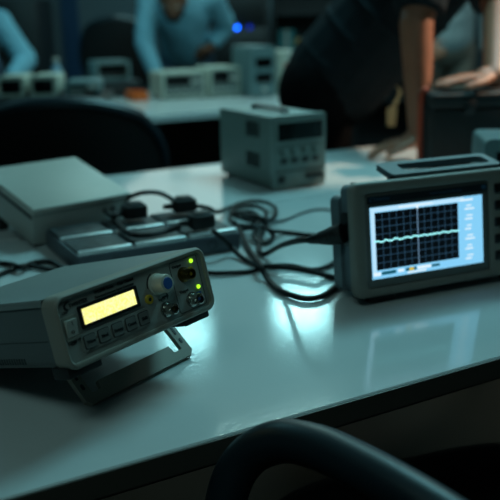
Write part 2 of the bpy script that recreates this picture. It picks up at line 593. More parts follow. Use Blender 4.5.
MB().loop_prism(rr(.002, .003, SW - .002, SH - .018, .010, 5), .0412, .063).build('rear_shell', M['scopeb'], sc)
MB().loop_prism(rr(.03, .012, SW - .03, SH - .030, .012, 5), .0632, .10).build('rear_bulge', M['scopeb'], sc)
MB().box((.019, .0030, .012), (.2175, .0078, .137), .001).build('screen_surround', M['scoped'], sc)
SY = .0028
scr = MB().box((.0262, SY - .0006, .0235), (.2062, SY, .1185)).build('screen', M['screen'], sc, smooth=False)
y1 = SY - .0009
MB().box((.0268, y1, .0300), (.0326, y1 + .0002, .1180)).box((.0326, y1, .1125), (.1750, y1 + .0002, .1180)).build('screen_header', M['screenedge'], scr, smooth=False)
gx0, gx1, gz0, gz1 = .0330, .1648, .0350, .1112
MB().box((gx0, y1, gz0), (gx1, y1 + .0002, gz1)).build('graticule', M['grid'], scr, smooth=False)
g = MB()
y2 = SY - .0011
for i in range(1, 12):
    if i != 6:
        x = gx0 + (gx1 - gx0) * i / 12
        g.box((x - .00042, y2, gz0), (x + .00042, y2 + .0001, gz1))
for j in range(1, 8):
    z = gz0 + (gz1 - gz0) * j / 8
    g.box((gx0, y2, z - .00042), (gx1, y2 + .0001, z + .00042))
g.build('grid_lines', M['gline'], scr, smooth=False)
xm = (gx0 + gx1) / 2
MB().box((xm - .0007, y2 - .0001, gz0), (xm + .0007, y2, gz1)).build('centre_axis', M['gaxis'], scr, smooth=False)
g = MB()
rnd = random.Random(3)
pts = []
for k in range(64):
    x = gx0 - .003 + (gx1 - gx0 + .004) * k / 63
    z = .0735 + .0012 * math.sin(k * .9) * rnd.random() + rnd.uniform(-.0007, .0007)
    pts.append((x, y2 - .0003, z))
for a, c in zip(pts, pts[1:]):
    g.loop_prism([(a[0], a[2] - .0011), (c[0], c[2] - .0011), (c[0], c[2] + .0011), (a[0], a[2] + .0011)], y2 - .0005, y2 - .0003)
g.build('trace', M['trace'], scr, smooth=False)
def mark(lo, hi, m2='swhite', nm='screen_mark'):
    return MB().box((lo[0], y2 - .0002, lo[1]), (hi[0], y2, hi[1])).build(nm, M[m2], scr, smooth=False)


MB().loop_prism([(xm - .0032, .1148), (xm + .0032, .1148), (xm, .1095)], y2 - .0004, y2 - .0002).build('trigger_marker', M['swhite'], scr, smooth=False)
for lo, hi in (((.0275, .0275), (.0385, .0325)), ((.0655, .0285), (.0745, .0325)), ((.0960, .0285), (.1180, .0325)),
               ((.0800, .0250), (.1100, .0272)), ((.0700, .1142), (.1240, .1162)), ((.1690, .1125), (.1900, .1150))):
    mark(lo, hi)
for k in range(6):
    z = .1050 - k * .0138
    mark((.1790, z), (.1870 + .002 * (k % 2), z + .0018))
    mark((.1760, z - .0048), (.1920 - .003 * (k % 3), z - .0026))
for lo, hi in (((.0400, .0280), (.0620, .0325)), ((.1190, .0285), (.1320, .0320)), ((.0775, .0283), (.0945, .0325))):
    mark(lo, hi, 'scyan', 'status_box')
MB().box((.0830, y2 - .0004, .0285), (.0900, y2 - .0002, .0323)).build('status_box', M['syellow'], scr, smooth=False)
# badge strip
MB().box((.0215, -.0006, .1240), (.2130, .001, .1335)).build('badge_strip', M['badge'], sc, smooth=False)
g = MB()
sw = []
for kk in range(11):
    a = math.radians(75 + kk * 17)
    sw.append((.0295 + .0050 * math.cos(a), .1288 + .0034 * math.sin(a)))
for kk in range(10, -1, -1):
    a = math.radians(75 + kk * 17)
    sw.append((.0302 + .0040 * math.cos(a), .1290 + .0022 * math.sin(a)))
g.loop_prism(sw, -.0010, -.0006)
g.build('maker_mark', M['inkblue'], sc)
text('lettering', 'TWINTEX', .0056, M['inkblue'], sc, .0300, .1270, y=-.0009, bold=.00012)
text('lettering', 'Digital Storage Oscilloscope', .0046, M['inkblue'], sc, .1180, .1272, y=-.0009)
MB().box((.2035, -.0010, .1262), (.2105, -.0006, .1315)).build('badge_mark', M['inkblue'], sc, smooth=False)
for i in range(5):
    z = .1250 - i * .0236
    MB().box((.2245, -.0035, z - .0065), (.2395, .001, z + .0065), .002).build('soft_key', M['black'], sc)
for x, z, r in ((.262, .118, .011), (.290, .118, .011), (.276, .082, .014)):
    MB().cyl((x, .002, z), (x, -.016, z), r, r * .9, 28, .001).build('rotary_knob', M['black'], sc)
for x in (.252, .277, .302):
    MB().box((x - .008, -.003, .048), (x + .008, .001, .058), .002).build('function_key', M['button'], sc)
    bnc('coaxial_connector', sc, x, .024, M['chrome'], 'metal probe connector', 'brass')
# inlet on the left side
MB().box((.0035, .0165, .068), (.0068, .0395, .112), .001).build('power_inlet', M['black'], sc)
# carrying handle lying along the top
g = MB()
hp = [(.030, .1480), (.040, .1690), (.047, .1735), (.215, .1735), (.236, .1690), (.250, .1480)]
hz = Matrix()
prof_o = [(.032, .047), (.032, .086), (.246, .086), (.246, .047)]
b = MB()
n0 = rr(.071, 0, .252, .044, .006, 5)
n1 = rr(.097, .0095, .240, .0345, .006, 5)
mrot = Matrix(((1, 0, 0, 0), (0, 0, 1, 0), (0, 1, 0, 0), (0, 0, 0, 1)))
ha = .33
mh = Matrix.Translation((0, .0145, .1570)) @ Matrix.Rotation(ha, 4, 'X') @ mrot
b.loop_prism(n0, -.0085, 0, n1, m=mh)
b.build('carry_handle', M['scopeb'], sc, angle=50)
for x in (.076, .246):
    MB().box((x - .005, .016, .1478), (x + .005, .030, .1560), .002).build('handle_hinge', M['black'], sc)
MB().box((.080, .0200, .1480), (.242, .0400, .1492)).build('handle_dark_plate', M['black'], sc, smooth=False)  # flat black plate stands in for the shade below the handle opening
MB().cyl((.018, .026, .1480), (.018, .026, .1515), .004, n=16).build('top_button', M['black'], sc)
for x in (.045, .27):
    MB().box((x - .02, .010, -.0090), (x + .02, .026, .006), .002).build('foot', M['rubber'], sc)
for x in (.05, .265):
    MB().box((x - .015, .070, -.0002), (x + .015, .090, .016), .002).build('foot', M['rubber'], sc)


# ------------------------------------------------------------------ bench power supply
W, D, H = .14, .239, .163
ps = thing('power_supply', 'boxy grey power supply with a blank dark display, near the far side of the bench',
           'power supply', (.053, 1.707, 0), .54)
MB().box((.002, .006, .006), (W - .002, D, H - .002), .004, 2).build('case', M['psu'], ps)
MB().loop_prism(rr(0, .003, W, H, .006, 5), 0, .0125).build('front_panel', M['psuf'], ps)
f = MB().loop_prism(rr(.0065, .103, .1345, .1515, .003, 4), -.003, .001, rr(.011, .1085, .130, .1475, .002, 4)).build('display_frame', M['psuf'], ps)
MB().box((.0105, -.0012, .108), (.1305, .0004, .148)).build('display', M['glassblack'], f, smooth=False)
for x in (.0280, .0560, .0845, .1120):
    g = MB().cyl((x, 0, .082), (x, -.010, .082), .0095, .0085, 24, .001)
    kn = g.build('knob', M['psu'], ps)
    MB().cyl((x, -.0100, .082), (x, -.0108, .082), .006, n=20).build('knob_cap', M['psuf'], kn)
    MB().box((x - .009, -.0012, .058), (x + .009, .0004, .070), .001).build('print_block', M['vent'], ps)
MB().box((.006, -.001, .0405), (.134, .0004, .0425)).build('panel_line', M['vent'], ps, smooth=False)
for x, m2 in ((.092, 'vent'), (.108, 'vent'), (.122, 'vent')):
    MB().cyl((x, .0, .026), (x, -.012, .026), .006, n=16, bevel=.001).build('terminal', M[m2], ps)
MB().box((.012, -.002, .016), (.030, .0004, .032), .001).build('power_button', M['vent'], ps)
for z0 in (.112, .044):
    g = MB()
    for r_ in range(6):
        for c_ in range(6):
            g.box((-.0002, .058 + c_ * .0098, z0 + r_ * .0056), (.0023, .0655 + c_ * .0098, z0 + .0034 + r_ * .0056))
    g.build('vent_grille', M['vent'], ps, smooth=False)
hd = MB().tube([(W / 2, .055, H - .003), (W / 2, .060, H + .004), (W / 2, .085, H + .006), (W / 2, .160, H + .006), (W / 2, .185, H + .004), (W / 2, .190, H - .003)], .0045, 10, 5)
bmesh.ops.scale(hd.bm, vec=(2.2, 1, 1), space=Matrix.Translation((-W / 2, 0, 0)), verts=hd.bm.verts)
hd.build('carry_handle', M['black'], ps)
for x in (.02, W - .02):
    for y in (.02, D - .02):
        MB().cyl((x, y, 0), (x, y, .0062), .009, n=16).build('foot', M['rubber'], ps)


# ------------------------------------------------------------------ white instrument case (left)
W, D, H = .190, .205, .066
wc = thing('instrument_case', 'plain off-white metal case raised at the back, left of the power supply', 'instrument case',
           (-.365, 1.29, .005), .70, .2)
b = MB()
b.box((0, 0, 0), (W, D, H - .013), .003, 2)
b.build('lower_case', M['caseside'], wc)
MB().box((-.0008, -.0008, H - .0128), (W + .0008, D + .0008, H), .003, 3).build('lid', M['case'], wc)
MB().box((-.0016, .004, H - .0195), (-.0001, D - .006, H - .0140), .0003, 1).build('seam_strip', M['trim'], wc)
for x in (.015, W - .015):
    MB().box((x - .010, .010, -.0060), (x + .010, .028, 0), .001).build('foot', M['rubber'], wc)
    zb = -(.005 + .155 * math.sin(.2)) / math.cos(.2) + .001
    MB().box((x - .009, .146, zb + .0015), (x + .009, .162, 0), .001).build('leg', M['black'], wc)


# ------------------------------------------------------------------ socket block with plugs
W, D, H = .274, .186, .035
sb = thing('socket_block', 'low grey socket block with bright metal bars, behind the function generator',
           'socket block', (-.256, 1.133, 0), .496)
MB().box((0, 0, 0), (W, D, H - .004), .004, 2).build('base', M['block'], sb)
for i in range(3):
    for j in range(2):
        x0, x1 = .004 + i * .091, .088 + i * .091
        y0, y1 = .004 + j * .091, .087 + j * .091
        p = MB().box((x0, y0 + .009, H - .0038), (x1, y1, H), .0012, 2).build('socket_plate', M['plate'], sb)
        MB().box((x0 - .001, y0, H - .006), (x1 + .001, y0 + .009, H + .0022), .0025, 3).build('metal_bar', M['bar'], p)
        cx, cy = (x0 + x1) / 2, (y0 + y1) / 2 + .005
        g = MB()
        for dx, dy, sx, sy in ((0, .016, .0035, .007), (-.011, -.006, .007, .0035), (.011, -.006, .007, .0035)):
            g.box((cx + dx - sx / 2, cy + dy - sy / 2, H - .001), (cx + dx + sx / 2, cy + dy + sy / 2, H + .0002))
        g.build('socket_holes', M['ink'], p, smooth=False)
g = MB()
for x in (.06, .222):
    g.loop_prism([(x + .008 * math.cos(a * PI / 8), .016 + .008 * math.sin(a * PI / 8)) for a in range(16)], -.0008, .0002,
                 [(x + .0068 * math.cos(a * PI / 8), .016 + .0068 * math.sin(a * PI / 8)) for a in range(16)])
g.build('knockout', M['trim'], sb)


# ------------------------------------------------------------------ cords (points are metres over the bench top)
def up(pts):
    return [Vector((x, y, z + T)) for x, y, z in pts]


def cord(label, pts, r=.0035, m='cable', plug=None, inlet=None, ends=None, n=8):
    p0 = Vector(pts[0])
    t = thing('power_cord', label, 'cord', (p0.x, p0.y, 0))
    loc = [Vector(p) - Vector((p0.x, p0.y, 0)) for p in pts]
    MB().tube(loc, r, n, 6).build('cable', M[m], t)
    return t, p0


def add_plug(t, p0, c, yaw, flip=1):
    # moulded mains plug pushed down into the socket block; the cable leaves its side
    mm = Matrix.Translation(Vector(c) - Vector((p0.x, p0.y, 0))) @ Matrix.Rotation(yaw, 4, 'Z')
    g = MB()
    g.box((-.021, -.015, -.012), (.021, .015, .013), .006, 3, m=mm)
    g.box((-.014, -.011, .010), (.014, .011, .0165), .004, 2, m=mm)
    g.build('plug', M['rubber'], t)
    g = MB()
    g.cyl(mm @ Vector((.019 * flip, 0, 0)), mm @ Vector((.038 * flip, 0, 0)), .0062, .0042, 14)
    g.build('strain_relief', M['black'], t)


PL1, PL2, PL3 = (-0.198, 1.334, 0.0520), (-0.115, 1.373, 0.0520), (-0.079, 1.258, 0.0520)
t, p0 = cord('thick black cord with two plugs, arching over the socket block',
             [(-0.132, 1.407, 0.0500), (-0.159, 1.407, 0.0660), (-0.187, 1.390, 0.0720), (-0.214, 1.400, 0.0620), (-0.236, 1.397, 0.0520), (-0.242, 1.370, 0.0440), (-0.217, 1.281, 0.0430), (-0.189, 1.217, 0.0430), (-0.160, 1.209, 0.0430), (-0.131, 1.232, 0.0430), (-0.110, 1.235, 0.0500)], .0045)
add_plug(t, p0, PL2, .35, -1)
add_plug(t, p0, PL3, .45, -1)
t, p0 = cord('black plug with a short cord at the left end of the socket block',
             [(-0.220, 1.328, 0.0520), (-0.230, 1.309, 0.0500), (-0.252, 1.362, 0.0460), (-0.266, 1.417, 0.0460), (-0.265, 1.463, 0.0430)], .004)
add_plug(t, p0, PL1, .45, -1)
cord('black coiled cord heaped between the socket block and the oscilloscope',
     [(-0.095, 1.390, 0.0460), (-0.073, 1.381, 0.0440), (-0.059, 1.407, 0.0300), (-0.040, 1.521, 0.0100), (-0.016, 1.553, 0.0120), (0.010, 1.569, 0.0120), (0.037, 1.550, 0.0120), (0.051, 1.506, 0.0100), (0.046, 1.443, 0.0100), (0.026, 1.407, 0.0100), (0.005, 1.416, 0.0100), (-0.021, 1.439, 0.0120), (-0.035, 1.463, 0.0160), (-0.018, 1.481, 0.0200), (0.009, 1.492, 0.0200), (0.028, 1.466, 0.0180), (0.030, 1.416, 0.0170), (0.015, 1.366, 0.0170), (-0.006, 1.358, 0.0160), (-0.028, 1.381, 0.0140), (-0.036, 1.424, 0.0160), (-0.021, 1.430, 0.0220), (0.005, 1.436, 0.0220), (0.017, 1.390, 0.0220), (0.011, 1.336, 0.0160), (0.007, 1.313, 0.0100), (0.014, 1.289, 0.0060), (0.027, 1.285, 0.0060), (0.040, 1.311, 0.0080), (0.035, 1.329, 0.0140), (0.022, 1.341, 0.0180), (0.001, 1.336, 0.0180), (-0.021, 1.354, 0.0100), (-0.042, 1.363, 0.0060)], .0042)
# cord into the oscilloscope's inlet
t, p0 = cord('black mains cord with a flared connector plugged into the side of the oscilloscope',
     [(0.080, 1.033, 0.0810), (0.069, 1.062, 0.0720), (0.058, 1.108, 0.0560), (0.046, 1.160, 0.0360), (0.032, 1.205, 0.0140), (0.022, 1.217, 0.0060), (0.015, 1.241, 0.0050), (0.017, 1.306, 0.0050), (0.023, 1.350, 0.0070), (0.029, 1.363, 0.0140), (0.022, 1.359, 0.0280), (0.001, 1.374, 0.0300), (-0.013, 1.405, 0.0260)], .0044)
ia = (0.1226, 1.0139, 0.0944)
ib = (.107, 1.020, .089)
ic = (.093, 1.0255, .085)
idd = (.079, 1.032, .081)
g = MB()
q0 = Vector((p0.x, p0.y, 0))
g.cyl(Vector(ib) - q0, Vector(ia) - q0, .0125, .0140, 20, .002)
g.cyl(Vector(ic) - q0, Vector(ib) - q0, .0085, .0120, 20)
g.build('connector', M['rubber'], t)
g = MB()
a_, c_ = Vector(idd) - q0, Vector(ic) - q0
for k in range(5):
    s0, s1 = k / 5, k / 5 + .14
    g.cyl(a_.lerp(c_, s0), a_.lerp(c_, s1), .0052 + .0006 * k, .0058 + .0006 * k, 14)
g.cyl(a_, c_, .0046, .0064, 14)
g.build('strain_relief', M['black'], t)
cord('thin grey lead running from the coiled cord to behind the oscilloscope',
     [(0.004, 1.319, 0.0260), (0.033, 1.399, 0.0100), (0.066, 1.446, 0.0030), (0.102, 1.499, 0.0030), (0.131, 1.525, 0.0030), (0.160, 1.519, 0.0030), (0.187, 1.469, 0.0030), (0.207, 1.422, 0.0030)], .0022, 'thin')
cord('black cord passing behind the connector of the oscilloscope',
     [(0.036, 1.306, 0.0200), (0.057, 1.350, 0.0060), (0.074, 1.350, 0.0040), (0.103, 1.335, 0.0040), (0.130, 1.327, 0.0040), (0.154, 1.313, 0.0040)], .0039)
cord('black cord lying from behind the function generator across to the foot of the oscilloscope',
     [(-0.081, 1.136, 0.0050), (-0.054, 1.127, 0.0050), (-0.030, 1.128, 0.0050), (-0.002, 1.137, 0.0040), (0.024, 1.155, 0.0050), (0.061, 1.158, 0.0050), (0.092, 1.139, 0.0040), (0.115, 1.150, 0.0050), (0.132, 1.175, 0.0050), (0.150, 1.195, 0.0050)], .0039)
cord('black cord running from the front plug to the lower left of the oscilloscope',
     [(-0.059, 1.215, 0.0480), (-0.044, 1.210, 0.0360), (-0.029, 1.228, 0.0140), (-0.010, 1.198, 0.0050), (0.013, 1.163, 0.0050), (0.031, 1.137, 0.0110), (0.062, 1.127, 0.0110), (0.093, 1.106, 0.0110), (0.111, 1.107, 0.0050), (0.127, 1.097, 0.0050), (0.147, 1.092, 0.0050)], .0042)
cord('black cord looping forward in a wide arc before the oscilloscope',
     [(-0.027, 1.364, 0.0220), (-0.018, 1.342, 0.0130), (-0.002, 1.253, 0.0050), (0.009, 1.176, 0.0110), (0.016, 1.117, 0.0180), (0.020, 1.106, 0.0110), (0.027, 1.088, 0.0050), (0.038, 1.052, 0.0050), (0.054, 1.027, 0.0050), (0.072, 1.012, 0.0050), (0.091, 1.015, 0.0050), (0.109, 1.036, 0.0050), (0.125, 1.070, 0.0050), (0.141, 1.114, 0.0050), (0.153, 1.142, 0.0050)], .0043)
cord('upper black cord wriggling in from the left edge beside the white case',
     [(-.78, 1.24, .0045), (-.62, 1.17, .0045), (-.48, 1.18, .0045), (-0.416, 1.201, 0.0050), (-0.392, 1.195, 0.0050), (-0.373, 1.188, 0.0050), (-0.347, 1.154, 0.0110), (-0.341, 1.192, 0.0050), (-0.323, 1.201, 0.0050), (-0.307, 1.193, 0.0050), (-0.293, 1.172, 0.0050), (-0.277, 1.156, 0.0050)], .0042)
cord('black cord crossing beneath the upper one at the left edge of the bench',
     [(-.76, 1.02, .0042), (-.60, 1.06, .0042), (-.46, 1.04, .0042), (-0.385, 1.109, 0.0050), (-0.377, 1.141, 0.0040), (-0.365, 1.160, 0.0050), (-0.352, 1.180, 0.0050), (-0.331, 1.174, 0.0050), (-0.309, 1.160, 0.0050), (-0.293, 1.152, 0.0050), (-0.277, 1.141, 0.0050)], .0039)
cord('black cord slanting up from the left edge along the back of the function generator',
     [(-.70, .84, .0045), (-.56, .86, .0045), (-.44, .90, .0045), (-0.357, 1.019, 0.0050), (-0.350, 1.051, 0.0050), (-0.335, 1.089, 0.0050), (-0.317, 1.119, 0.0040), (-0.290, 1.120, 0.0110), (-0.276, 1.126, 0.0110), (-0.269, 1.146, 0.0050)], .0042)


# ------------------------------------------------------------------ black case with orange strap, grey-green box
cs = thing('carry_case', 'black carry case with an orange strap edge, standing beside the leaning man\'s hand', 'carry case',
           (.440, 1.905, 0), .16)
MB().box((0, 0, .006), (.30, .10, .150), .008, 3).build('case_body', M['casebag'], cs)
MB().box((-.003, -.003, .1505), (.303, .103, .186), .008, 3).build('lid', M['casebag'], cs)
g = MB()
g.tube([(-.006, .05, .010), (-.010, .05, .04), (-.012, .05, .10), (-.012, .05, .165), (-.008, .05, .189), (.004, .05, .191)], .0065, 10, 5)
o = g.build('strap', M['redorange'], cs)
o['label'] = 'orange strap down the left end'
for x in (.09, .21):
    MB().box((x - .013, -.0075, .135), (x + .013, -.0005, .168), .002).build('latch', M['rubber'], cs)
for x in (.03, .27):
    MB().cyl((x, .05, 0), (x, .05, .0065), .012, n=14).build('foot', M['rubber'], cs)
tb = thing('instrument_box', 'rounded grey-green instrument box half out of the frame behind the oscilloscope', 'instrument box',
           (.424, 1.42, 0), -.12)
MB().box((0, .010, .006), (.21, .16, .150), .012, 4).build('case', M['tealbox'], tb)
MB().loop_prism(rr(-.002, .004, .212, .153, .014, 5), -.004, .012).build('front_panel', M['tealbox'], tb)
MB().box((.02, -.006, .08), (.13, -.0035, .13), .001).build('display', M['glassblack'], tb)
for x in (.155, .185):
    MB().cyl((x, -.003, .05), (x, -.016, .05), .010, .009, 20, .001).build('knob', M['black'], tb)
for x in (.02, .19):
    for y in (.03, .14):
        MB().cyl((x, y, 0), (x, y, .0065), .010, n=14).build('foot', M['rubber'], tb)
g = MB()


# ------------------------------------------------------------------ chairs
def office_chair(label, x, y, yaw, w, top, low, seat=.47, arms=True, curve=.09):
    # +Y local = the way the sitter faces
    t = thing('office_chair', label, 'office chair', (x, y, -T), yaw)
    g = MB()
    n, k = 20, 14
    hh = (top - low) / 2
    cz = (top + low) / 2
    grid = []
    for i in range(n + 1):
        a = -1 + 2 * i / n
        row = []
        for j in range(k + 1):
            c = -1 + 2 * j / k
            # rounded-square outline
            px = a * math.sqrt(1 - .42 * c * c)
            pz = c * math.sqrt(1 - .42 * a * a)
            row.append(Vector((px * w / 2, -.24 + curve * px * px - .03 * pz, cz + pz * hh)))
        grid.append(row)
    F = [[g.bm.verts.new(p + Vector((0, .022, 0))) for p in r] for r in grid]
    B = [[g.bm.verts.new(p - Vector((0, .022, 0))) for p in r] for r in grid]
    for i in range(n):
        for j in range(k):
            g.bm.faces.new((F[i][j], F[i + 1][j], F[i + 1][j + 1], F[i][j + 1]))
            g.bm.faces.new((B[i][j], B[i][j + 1], B[i + 1][j + 1], B[i + 1][j]))
    per = [(i, 0) for i in range(n)] + [(n, j) for j in range(k)] + [(i, k) for i in range(n, 0, -1)] + [(0, j) for j in range(k, 0, -1)]
    for (i, j), (i2, j2) in zip(per, per[1:] + per[:1]):
        g.bm.faces.new((F[i][j], B[i][j], B[i2][j2], F[i2][j2]))
    g.build('backrest', M['chair'], t, angle=60)
    rim = [grid[i][j] for i, j in per]
    MB().tube(rim, .024, 10, 0, closed=True).build('backrest_rim', M['blackgloss'], t)
    MB().box((-.24, -.22, seat - .07), (.24, .24, seat), .03, 4).build('seat', M['chair'], t)
    MB().tube([(0, -.12, seat - .085), (0, -.26, seat - .06), (0, -.30, seat + .06), (0, -.275, low + .10)], .022, 10, 5).build('back_support', M['black'], t)
    MB().cyl((0, 0, .09), (0, 0, seat - .072), .025, n=16).build('gas_column', M['steel'], t)
    for q in range(5):
        a = q * 2 * PI / 5 + .3
        lg = MB().tube([(.02 * math.cos(a), .02 * math.sin(a), .105), (.15 * math.cos(a), .15 * math.sin(a), .095), (.28 * math.cos(a), .28 * math.sin(a), .07)], [.022, .018, .015], 8, 4).build('base_leg', M['black'], t)
        c = Vector((.285 * math.cos(a), .285 * math.sin(a), .029))
        d = Vector((-math.sin(a), math.cos(a), 0))
        MB().cyl(c - d * .018, c + d * .018, .028, n=18, bevel=.004).build('caster', M['rubber'], lg)
    if arms:
        for sx in (-1, 1):
            MB().tube([(sx * .20, 0, seat - .08), (sx * .28, 0, seat - .05), (sx * .29, -.02, seat + .10), (sx * .285, -.03, seat + .19)], .014, 8, 5).build('arm_post', M['black'], t)
            MB().box((sx * .285 - .03, -.14, seat + .19), (sx * .285 + .03, .12, seat + .215), .01, 3).build('armrest', M['rubber'], t)
    return t


office_chair('black office chair with a wide curved back, empty, behind the white case', -.590, 2.62, .12, .60, .890, .48, seat=.46, arms=False)
office_chair('black round-backed office chair beyond the far desk, left of the bent man', -.925, 5.95, .1, .50, 1.115, .62)

# near chair: loop arm, padded seat; only its arm and the front of its seat reach into the frame
fc = thing('visitor_chair', 'black chair with a glossy loop armrest drawn up to the near edge of the bench', 'chair', (.34, .72, -T), 0)
FO = Vector((.34, .72, -T))
LA = [(.215, .420, -.01), (.180, .450, .010), (.150, .485, .020), (.118, .520, .026), (.086, .556, .028), (.054, .590, .027), (.024, .616, .018), (-.004, .630, -.004),
      (-.022, .628, -.035), (-.030, .618, -.085), (-.026, .615, -.16), (-.005, .635, -.27), (.03, .66, -.352)]
MB().tube([Vector(p) - FO for p in LA], .0190, 14, 6).build('armrest', M['blackgloss'], fc)
ca, sa = math.cos(.36), math.sin(.36)
seat_c = Vector((.315, .87, 0))


def sp(x, y, z):
    return seat_c + Vector((ca * x - sa * y, sa * x + ca * y, z)) - FO


g = MB()
rings = []
for z, k in ((-.372, .90), (-.365, .97), (-.345, 1.0), (-.325, 1.0), (-.308, .97), (-.300, .88), (-.299, .5)):
    ring = []
    for q in range(40):
        a = 2 * PI * q / 40
        c, s_ = math.cos(a), math.sin(a)
        e = .55
        ring.append(g.bm.verts.new(sp(.29 * k * math.copysign(abs(c) ** e, c), .27 * k * math.copysign(abs(s_) ** e, s_), z)))
    rings.append(ring)
for a, b_ in zip(rings, rings[1:]):
    for q in range(40):
        g.bm.faces.new((a[q], a[(q + 1) % 40], b_[(q + 1) % 40], b_[q]))
g.bm.faces.new(rings[0][::-1])
g.bm.faces.new(rings[-1])
g.build('seat', M['chair'], fc, angle=60)
g = MB()
b0, b1 = sp(-.24, -.33, 0), sp(.24, -.33, 0)
bx = (b1 - b0).normalized()
g.box((-.25, -.022, -.20), (.25, .022, .02), .018, 3, m=Matrix.Translation((b0 + b1) / 2) @ Matrix.Rotation(.36, 4, 'Z'))
g.build('backrest', M['chair'], fc)
ra = [sp(.33, -.38, -.01), sp(.335, -.32, .015), sp(.335, -.23, .02), sp(.33, -.16, .0), sp(.325, -.135, -.06), sp(.31, -.13, -.2), sp(.27, -.11, -.35)]
MB().tube(ra, .0190, 14, 6).build('armrest', M['blackgloss'], fc)
for x, y in ((-.22, .2), (.22, .2), (-.22, -.22), (.22, -.22)):
    MB().cyl(sp(x, y, -.366), sp(x * 1.08, y * 1.1, -T + .002), .014, n=14).build('leg', M['black'], fc)
for x in (-.2, .2):
    MB().tube([sp(x, -.2, -.36), sp(x, -.33, -.33), sp(x, -.345, -.25), sp(x, -.335, -.1)], .012, 10, 5).build('back_post', M['black'], fc)


# ------------------------------------------------------------------ far desks and what stands on them
DA = .5236
dd, dn = Vector((math.cos(DA), math.sin(DA), 0)), Vector((-math.sin(DA), math.cos(DA), 0))
DO = Vector((-.545, 3.385, 0))
DZ = -.04


def desk(name, label, origin, yaw, L, W, top, mt, me, th=.03):
    t = thing(name, label, 'desk', (origin[0], origin[1], -T), yaw)
    h = T + top
    MB().box((0, 0, h - th), (L, W, h), .002, 1).build('desktop', mt, t)
    MB().box((-.001, -.0022, h - th - .0005), (L + .001, -.0001, h - .002)).build('edge_band', me, t, smooth=False)
    for x in (.05, L - .05):
        for y in (.05, W - .05):
            MB().box((x - .025, y - .025, 0), (x + .025, y + .025, h - th - .0006), .003).build('leg', M['steel'], t)
    MB().box((.08, W - .09, .25), (L - .08, W - .075, h - th - .001)).build('modesty_panel', M['rack'], t)
    return t


desk('desk', 'long white desk beyond the bench, carrying the cream meters', DO, DA, 1.30, 1.10, DZ, M['bench'], M['bench'])
desk('desk', 'black-topped desk at the far left, carrying two dark-fronted units', (-1.75, 2.99, 0), 0, 1.20, .345, .082, M['black'], M['black'])


def meter(label, x, y, z, yaw, W, D, H, mc='meter', mf='meterface', style=0, group=None, cat='meter', name='bench_meter'):
    t = thing(name, label, cat, (x, y, z), yaw, 0, group)
    MB().box((0, .006, .008), (W, D, H), .008, 2).build('case', M[mc], t)
    MB().loop_prism(rr(-.001, .006, W + .001, H + .001, .008, 4), -.004, .0075).build('front_frame', M[mc], t)
    p = MB().loop_prism(rr(.012, .018, W - .012, H - .012, .004, 3), -.0055, -.001).build('front_panel', M[mf], t)
    if style == 0:
        MB().box((.02, -.0075, H * .48), (W * .62, -.0055, H - .02), .001).build('display', M['glassblack'], p)
        for k in range(3):
            kx_ = W * (.70 + .1 * k)
            MB().cyl((kx_, -.0055, H * .62), (kx_, -.018, H * .62), .009, .008, 18, .001).build('knob', M['case'], t)
        for k in range(5):
            kx_ = .03 + k * (W - .06) / 4
            MB().box((kx_ - .008, -.0085, H * .22), (kx_ + .008, -.0055, H * .34), .001).build('key', M['case'], p)
    elif style == 1:
        MB().box((.018, -.0072, .024), (W - .018, -.0055, H - .018), .001).build('display', M['glassblack'], p)
    else:
        for k in range(2):
            MB().box((.02, -.0075, H * (.58 - .3 * k)), (W - .02, -.0055, H * (.78 - .3 * k)), .001).build('display', M['glassblack'], p)
        MB().cyl((W * .5, -.0055, H * .16), (W * .5, -.02, H * .16), .012, .011, 18, .001).build('knob', M['case'], t)
    for fx in (.02, W - .02):
        for fy in (.02, D - .02):
            MB().cyl((fx, fy, 0), (fx, fy, .0085), .009, n=12).build('foot', M['rubber'], t)
    return t


def on_desk(s, w):
    p = DO + dd * s + dn * w
    return p.x, p.y


meter('left one of the two cream meters on the white desk', -.430, 4.10, DZ, .42, .235, .22, .135)
meter('right one of the two cream meters on the white desk', -.195, 4.19, DZ, .42, .170, .22, .150, mf='meterface', style=0)
meter('tall grey unit right of the cream meters on the white desk', .022, 4.14, DZ, .45, .135, .24, .255, 'tealbox', 'tealbox', 2, cat='unit', name='rack_unit')
b_ = thing('equipment_box', 'low dark box under the small grey meter on the white desk', 'box', (-.80, 4.20, DZ), .45)
MB().box((0, 0, .006), (.26, .18, .085), .006, 2).build('box_body', M['rack'], b_)
MB().box((.02, -.002, .02), (.24, .001, .07), .001).build('front_plate', M['steel'], b_)
for x in (.03, .23):
    for y in (.03, .15):
        MB().cyl((x, y, 0), (x, y, .0065), .01, n=12).build('foot', M['rubber'], b_)
meter('small grey meter stacked on the low dark box on the white desk', -.782, 4.215, DZ + .085, .45, .185, .15, .105, 'tealbox', 'meterface', 1)
o_ = thing('tray', 'small orange tray on the white desk left of the cream meters', 'tray', (-.575, 4.06, DZ), .45)
MB().loop_prism(rr(0, 0, .085, .13, .012, 4), .004, .045, rr(.005, .005, .080, .125, .010, 4), m=Matrix(((1, 0, 0, 0), (0, 0, 1, 0), (0, 1, 0, 0), (0, 0, 0, 1)))).build('tray_wall', M['orange'], o_)
MB().box((.002, .002, 0), (.083, .128, .0045), .001).build('tray_floor', M['orange'], o_)
meter('left dark-fronted unit with a pale frame on the black desk', -.935, 3.045, .082, .05, .098, .20, .080, 'meter', 'rack', 1, 'dark-fronted units on the black desk', 'unit', 'display_unit')
meter('right dark-fronted unit with a pale frame on the black desk', -.815, 3.050, .082, .05, .098, .20, .080, 'meter', 'rack', 1, 'dark-fronted units on the black desk', 'unit', 'display_unit')
meter('flat grey unit at the right end of the black desk', -.690, 3.07, .082, .10, .13, .20, .055, 'tealbox', 'meterface', 0, cat='unit', name='display_unit')

